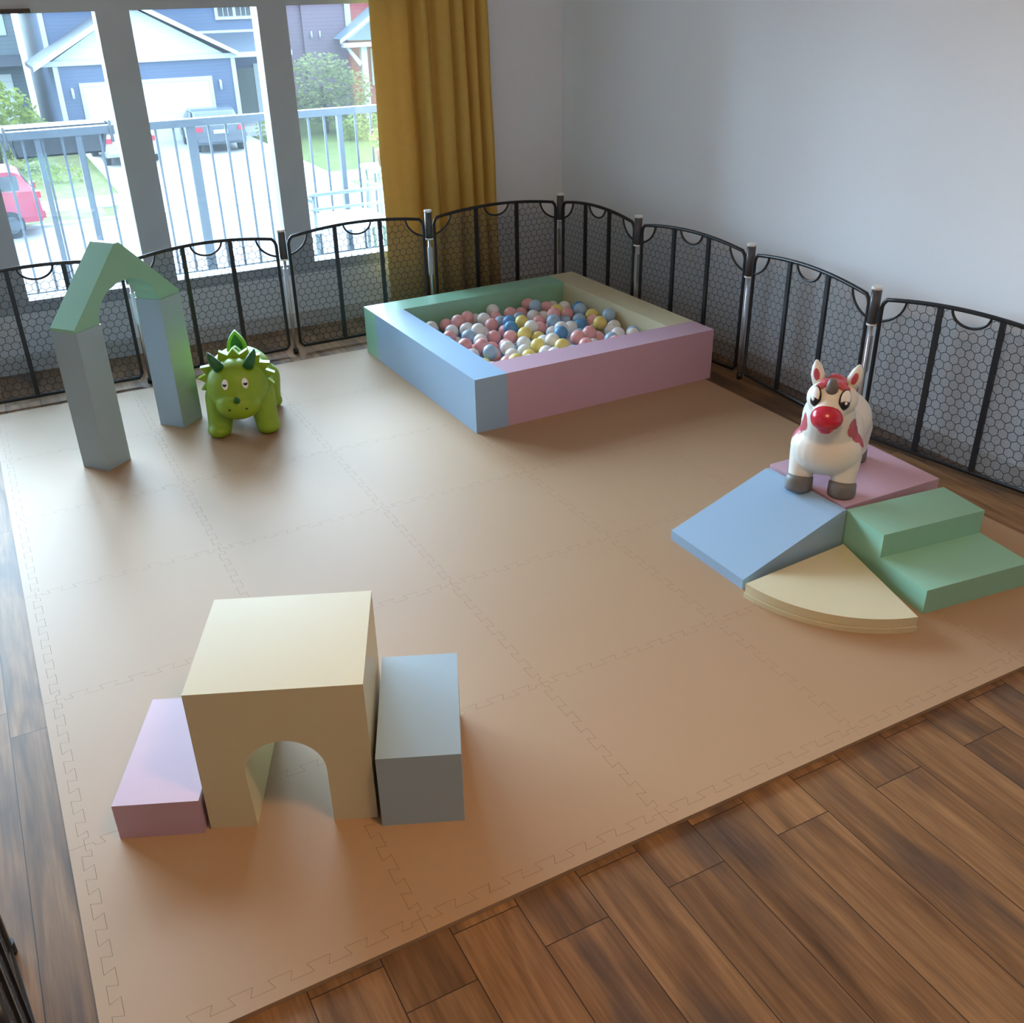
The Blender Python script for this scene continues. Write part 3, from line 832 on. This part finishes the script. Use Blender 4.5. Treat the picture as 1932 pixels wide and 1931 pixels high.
struct(MB().box(-60, 31.3, G-.1, 90, 33.1, G+.03).build('sidewalk', M_conc))
struct(MB().prism([(3.3, 29.3), (10.6, 29.3), (10.8, 44.05), (4.2, 44.05), (4.0, 33)], G-.1, G+.035, 'Z').build('driveway', M_conc))
struct(MB().prism([(12.0, 29.3), (15, 29.3), (15, 31.5), (12.2, 31.5)], G-.1, G+.025, 'Z').build('driveway_apron', M_conc))
struct(MB().box(-10, 33.1, G-.05, 3.9, 44, G+.02).build('lawn', M_dry))

# ================================================================== BLUE HOUSE
S_blue = siding_mat('blue_siding', (.078,.112,.195)); S_white = siding_mat('white_siding', (.52,.57,.57), .2, .88)
M_wtrim = mat('exterior_white', (.45, .49, .50), .6); M_shin = mat('grey_shingles', (.075, .085, .105), .9, noise=(4, .3))
M_win = mat('dark_window_glass', (.03, .035, .045), .08)
M_gdoor = siding_mat('garage_door_panels', (.62, .65, .65), .52, .85)
bh = thing('blue_house', 'blue sided house with white gable over a double garage across the street', 'house', (7, 44, G))
def hp(name, build, m_, parent=bh):
    o = build.build(name, m_, parent); return o
Hq = Matrix.Translation((-7, -44, 3.8))    # world -> house local
def hb(x0, y0, z0, x1, y1, z1, b=None): b = b or MB(); b.box(x0, y0, z0, x1, y1, z1, M=Hq); return b
hp('garage_wall', hb(3.87, 44, G, 10.6, 47.2, -.75), S_blue)
b = MB(); b.prism([(3.6, -.75), (10.5, -.75), (6.95, 1.15)], 43.98, 47, 'Y', M=Hq); hp('gable', b, S_white)
b = MB(); b.prism([(3.1, -.90), (6.95, 1.22), (10.75, -.70), (10.75, -.58), (6.95, 1.36), (3.1, -.76)], 43.55, 47.2, 'Y', M=Hq); hp('gable_roof', b, M_shin)
b = MB(); b.prism([(3.1, -.92), (6.95, 1.18), (10.75, -.72), (10.75, -.56), (6.95, 1.38), (3.1, -.74)], 43.50, 43.56, 'Y', M=Hq); hp('bargeboard', b, M_wtrim)
hp('fascia', hb(3.2, 43.85, -.80, 10.75, 44.0, -.62), M_wtrim)
gd = hp('garage_door', hb(4.75, 43.93, G, 9.50, 43.99, -1.56), M_gdoor)
b = hb(4.60, 43.90, G, 4.75, 44.0, -1.56); b = hb(9.5, 43.90, G, 9.65, 44.0, -1.56, b); b = hb(4.6, 43.9, -1.56, 9.65, 44.0, -1.42, b); hp('door_trim', b, M_wtrim)
for xa in (3.80, 10.50): hp('corner_board', hb(xa, 43.93, G, xa+.17, 44.1, -.75), M_wtrim)
hp('main_wall', hb(3.98, 47, G, 12.95, 58, 3.2), S_blue)
hp('corner_board', hb(3.92, 46.93, -.7, 4.10, 47.05, 3.2), M_wtrim)
b = MB(); b.prism([(3.4, 3.1), (8.4, 5.4), (13.15, 3.1)], 46.5, 58.5, 'Y', M=Hq); hp('roof', b, M_shin)
uw = hp('window_frame', hb(10.82, 46.90, .50, 12.45, 47.0, 1.80), M_wtrim)
for xa in (10.95, 11.70):
    hp('pane', hb(xa, 46.87, .63, xa+.62, 46.91, 1.68), M_win, uw)
b = MB()
for xa in (10.95, 11.70):
    for k in (1, 2): b.box(xa+.62*k/3-.012, 46.85, .63, xa+.62*k/3+.012, 46.88, 1.68, M=Hq)
    for zz in (.98, 1.33): b.box(xa, 46.85, zz-.012, xa+.62, 46.88, zz+.012, M=Hq)
hp('muntins', b, M_wtrim, uw)
b = MB(); b.prism([(44.0, -.62), (47.0, .02), (47.0, -.10), (44.0, -.74)], 9.2, 13.05, 'X', M=Hq); hp('porch_roof', b, mat('blue_shingles', (.06, .08, .115), .9))
hp('porch_gutter', hb(10.6, 43.86, -.80, 13.05, 44.02, -.62), M_wtrim)
hp('roof_flashing', hb(9.2, 46.92, 0, 13.0, 47.0, .10), M_wtrim)
hp('porch_post', hb(12.1, 44.05, G, 12.28, 44.2, -.75), M_wtrim)
hp('porch_floor', hb(10.6, 44.1, G, 12.95, 47, G+.35), M_conc)
fd = hp('front_door', hb(11.25, 46.9, G+.35, 12.15, 46.98, -1.4), mat('sage_door', (.10, .12, .11), .5))
hp('door_trim', hb(12.15, 46.88, G+.35, 12.35, 46.99, -1.25), M_wtrim)
hp('doorstep', hb(10.7, 43.7, G, 12.2, 44.1, G+.2), M_conc)
for xa in (4.32, 9.95):
    b = MB(); b.tube([(xa, 43.85, -1.95), (xa, 43.85, -1.62), (xa, 43.99, -1.60)], .05, 8); b.bm.transform(Hq); hp('wall_lantern', b, M_wtrim)

# neighbour on the left, enlarged and drawn near to shade the blue house
nh = thing('grey_house', 'pale grey house beyond the bushy tree at the top left of the window', 'house', (-3.0, 51, G))
MB().box(-9, 0, 0, 6.25, 10, 6.4).build('house_wall', siding_mat('pale_siding', (.13, .17, .20), .16), nh)
MB().prism([(-9.6, 6.3), (-1.7, 10), (6.6, 6.3)], -.4, 10.4, 'Y').build('roof', M_shin, nh)
MB().box(3.9, -.06, 3.9, 5.9, 0, 5.0).build('window_frame', M_wtrim, nh)
MB().box(2.2, -.05, .0, 5.7, 0, 2.4).build('garage_door', M_gdoor, nh)
b = MB(); b.prism([(0, 2.75), (0, 3.15), (-1.0, 2.75)], 1.5, 6.2, 'X'); b.build('door_canopy', M_shin, nh)

# red house on the right
S_red = siding_mat('red_siding', (.34, .06, .07), .16); S_hazy = siding_mat('hazy_siding', (.17, .115, .155), .16)  # mauve grey puts the left walls' haze and shade into the colour
rh = thing('red_house', 'red sided house with white corner boards behind the leafy tree', 'house', (16, 47, G))
RQ = Matrix.Translation((-16, -47, 3.8))
def rb(x0, y0, z0, x1, y1, z1): b = MB(); b.box(x0, y0, z0, x1, y1, z1, M=RQ); return b
rb(15.2, 49, G, 17.3, 58, 4).build('side_wall', S_hazy, rh)['label'] = 'side wall in hazy shade, coloured mauve grey'
rb(17.25, 48.95, G, 30, 58, 4).build('front_wall', S_red, rh)
rb(17.25, 48.88, -.3, 17.52, 49.06, 4).build('corner_board', M_wtrim, rh)
b = MB(); b.prism([(16.55, -.50), (18.9, 1.10), (24, 1.10), (24, -.62)], 46.62, 48.9, 'Y', M=RQ); b.build('porch_gable', mat('slate_shingles', (.13, .19, .25), .9), rh)
b = MB(); b.prism([(16.1, -.62), (16.1, -.48), (18.9, 1.27), (18.9, 1.14)], 46.5, 46.62, 'Y', M=RQ); b.build('bargeboard', M_wtrim, rh)
rb(16.2, 46.45, -.78, 24, 46.75, -.60).build('fascia', M_wtrim, rh)
rb(17.1, 46.7, G, 17.38, 46.95, -.75).build('porch_post', M_wtrim, rh)
b = MB(); b.prism([(17.0, -1.6), (16.4, -.78), (16.55, -.78), (17.15, -1.45)], 46.75, 46.9, 'Y', M=RQ); b.build('bracket', M_wtrim, rh)
rb(18.35, 48.86, -2.6, 18.5, 48.96, -1.0).build('window_frame', M_wtrim, rh)
for xa in (14.9, 15.35):
    pass
for xa in (15.55, 15.95): 
    b = MB(); b.tube([(xa, 48.9, -.45), (xa, 48.86, -.15)], [.06, .03], 8); b.bm.transform(RQ); b.build('wall_lantern', M_wtrim, rh)
rb(13.35, 49.2, G, 15.3, 58, 4).build('garage_wall', S_hazy, rh)['label'] = 'garage wall in hazy shade, coloured mauve grey'

# ================================================================== TREES AND SHRUBS
def tree(name, label, loc, lumps, n, leaf, m_, seed, trunk=1.0, cat='tree'):
    t = thing(name, label, cat, loc)
    rn = random.Random(seed); b = MB()
    for c, r in lumps: foliage(b, c, r, int(n*(r[0]*r[2])), leaf, rn)
    b.build('foliage', m_, t)
    if trunk:
        b = MB(); b.tube([(0, 0, 0), (.05, 0, trunk*.5), (0, .05, trunk)], [.12, .09, .05], 8); b.build('trunk', M_bark, t)
    return t
tree('leafy_tree', 'bushy green tree in front of the red house', (13.9, 43, G),
     [((-.2, 0, 2.0), (1.7, 1.3, .9)), ((.8, .1, 1.6), (1.4, 1.2, .9)), ((-.9, .1, 1.5), (.9, 1, .8)), ((0, 0, 2.6), (1.2, 1, .5)), ((.2, 0, 1.0), (1.8, 1.2, .7))], 420, .11, M_leaf3, 3, 1.8)
tree('garden_shrub', 'fresh green garden shrub below the leafy tree on the right', (14.6, 40.2, G), [((0, 0, .5), (.9, .8, .55)), ((-.6, .2, .35), (.5, .5, .4))], 700, .09, M_leaf2, 4, 0, 'shrub')
tree('garden_shrub', 'small light green shrub beside the dark sedan', (11.3, 41.8, G), [((0, 0, .45), (.75, .6, .5)), ((.5, 0, .3), (.4, .4, .3))], 700, .08, M_leaf2, 8, 0, 'shrub')
tree('hedge_tree', 'bright green bushy tree at the left edge of the window', (1.1, 40, G),
     [((0, 0, 1.7), (1.6, 1.2, 1.3)), ((-.5, 0, 2.7), (1.2, 1.1, .9)), ((.9, 0, 1.1), (1.0, .9, .9)), ((-1.8, 0, 1.8), (1.4, 1.2, 1.7))], 560, .12, M_leaf2, 5, 1.2)
tree('garden_shrub', 'round shrub at the blue house corner, left of the garage', (4.15, 43.1, G), [((0, 0, .35), (.55, .4, .4)), ((.55, 0, .3), (.35, .3, .35))], 700, .07, M_leaf, 6, 0, 'shrub')
tree('garden_shrub', 'shrub on the left lawn beyond the red car', (1.7, 36.4, G), [((0, 0, .35), (1.3, .6, .40)), ((1.2, 0, .25), (.6, .5, .3))], 500, .08, M_leaf2, 9, 0, 'shrub')

# ================================================================== CARS
M_tire = mat('tyre', (.02, .02, .022), .8); M_hub = mat('wheel_rim', (.06, .07, .085), .5)
M_cglass = mat('car_glass', (.03, .045, .06), .15); M_tail = mat('tail_lamp', (.35, .01, .03), .25)
def car(name, label, paint, loc, rz, suv=False):
    """length along +y (front), rear at y=0, width along x"""
    t = thing(name, label, 'car', loc, rz)
    L = 4.5; W = .91; hb_ = 1.0 if not suv else 1.08; hr = 1.44 if not suv else 1.58
    prof = [(.05, .32), (0, .5), (.02, .78), (.10, hb_-.02), (1.0, hb_+.02), (3.2, hb_-.0), (4.1, .88), (4.42, .72), (4.5, .45), (4.4, .28)]
    if suv: prof = [(.06, .36), (0, .55), (.03, .85), (.08, hb_), (1.0, hb_+.03), (3.1, hb_+.02), (4.1, .98), (4.42, .82), (4.5, .5), (4.4, .34)]
    b = MB(); b.prism(prof, -W, W, 'X'); b.bevel(.09, 3, 25); b.build('body', paint, t)
    if suv: cab = [(.12, hb_-.02), (.35, hr-.10), (.6, hr), (2.2, hr), (2.5, hr-.05), (3.35, hb_)]
    else: cab = [(.55, hb_-.02), (1.15, hr-.06), (1.5, hr), (2.2, hr), (2.5, hr-.04), (3.4, hb_)]
    b = MB(); W2 = W-.14
    vs = []
    for s in (-1, 1):
        vs.append([b.bm.verts.new((s*(W-.06 if z < hb_+.05 else W2), y, z)) for y, z in cab])
    n = len(cab); b.bm.faces.new(vs[0]); b.bm.faces.new(vs[1][::-1])
    for i in range(n): b.bm.faces.new((vs[0][i], vs[1][i], vs[1][(i+1) % n], vs[0][(i+1) % n]))
    b.bevel(.05, 3, 20); cb = b.build('cabin', paint, t)
    # windows: rear, front, sides, just proud of the cabin skin
    def pane(pts, nm='car_window'):
        b = MB(); f = b.quad(pts); r_ = bmesh.ops.extrude_face_region(b.bm, geom=[f])
        f.normal_update()
        nrm = f.normal.copy()
        for v in r_['geom']:
            if isinstance(v, bmesh.types.BMVert): v.co += nrm*.015
        return b.build(nm, M_cglass, t)
    y0c, y1c, zt = (.12, .35, hr-.10) if suv else (.55, 1.15, hr-.06)
    def lerp(a, c, k): return a+(c-a)*k
    ya, za = lerp(y0c, y1c, .12), lerp(hb_, zt, .12); yb, zb = lerp(y0c, y1c, .92), lerp(hb_, zt, .92)
    pane([(W-.2, ya-.015, za), (-(W-.2), ya-.015, za), (-(W2-.08), yb-.015, zb), (W2-.08, yb-.015, zb)], 'rear_window')
    for s in (-1, 1):
        xs = lambda z: s*(lerp(W-.06, W2, (z-hb_)/(hr-hb_))+.012)
        z0, z1 = hb_+.06, hr-.10
        for (p0, p1, q0, q1) in (((y0c+.35 if suv else y0c+.55), 1.95, (y1c+.12 if suv else y1c+.1), 1.95), (2.05, 3.1, 2.05, 2.42)):
            pane([(xs(z0), p0, z0), (xs(z0), p1, z0), (xs(z1), q1, z1), (xs(z1), q0, z1)], 'side_window')
        b = MB(); b.box(s*(W-.04)-(.22 if s > 0 else .02), -.035, .78 if not suv else .92, s*(W-.04)+(.02 if s > 0 else .22), .10, (.78 if not suv else .92)+.16)
        b.bevel(.02, 2); b.build('tail_light', M_tail, t)
        for yw in (.85, 3.6):
            b = MB(); b.tube([(s*(W-.2), yw, .33), (s*(W+.012), yw, .33)], .33, 24); w = b.build('wheel', M_tire, t)
            b = MB(); b.tube([(s*(W+.0), yw, .33), (s*(W+.022), yw, .33)], .21, 16); b.build('wheel_rim', M_hub, w)
    b = MB(); b.box(-W+.05, -.05, .42, W-.05, .08, .60); b.bevel(.03, 2); b.build('rear_bumper', paint, t)
    b = MB(); b.box(-.26, -.035, .70, .26, .02, .83); b.build('number_plate', mat('plate_white', (.35, .38, .40), .5), t)
    t.scale = (1, .92, 1)
    return t
car('sedan', 'dark blue grey sedan parked on the driveway, rear lights towards us', mat('slate_car_paint', (.045, .060, .085), .25, coat=.5), (8.70, 39.5, G+.035), radians(-3))
car('hatchback_car', 'white car parked on the driveway behind the wide window mullion', mat('white_car_paint', (.34, .36, .37), .25, coat=.5), (5.35, 38.4, G+.035), radians(2))
car('red_car', 'red car parked on the street at the left edge of the window', mat('red_car_paint', (.32, .025, .055), .25, coat=.5), (1.50, 29.2, G), radians(90), True)
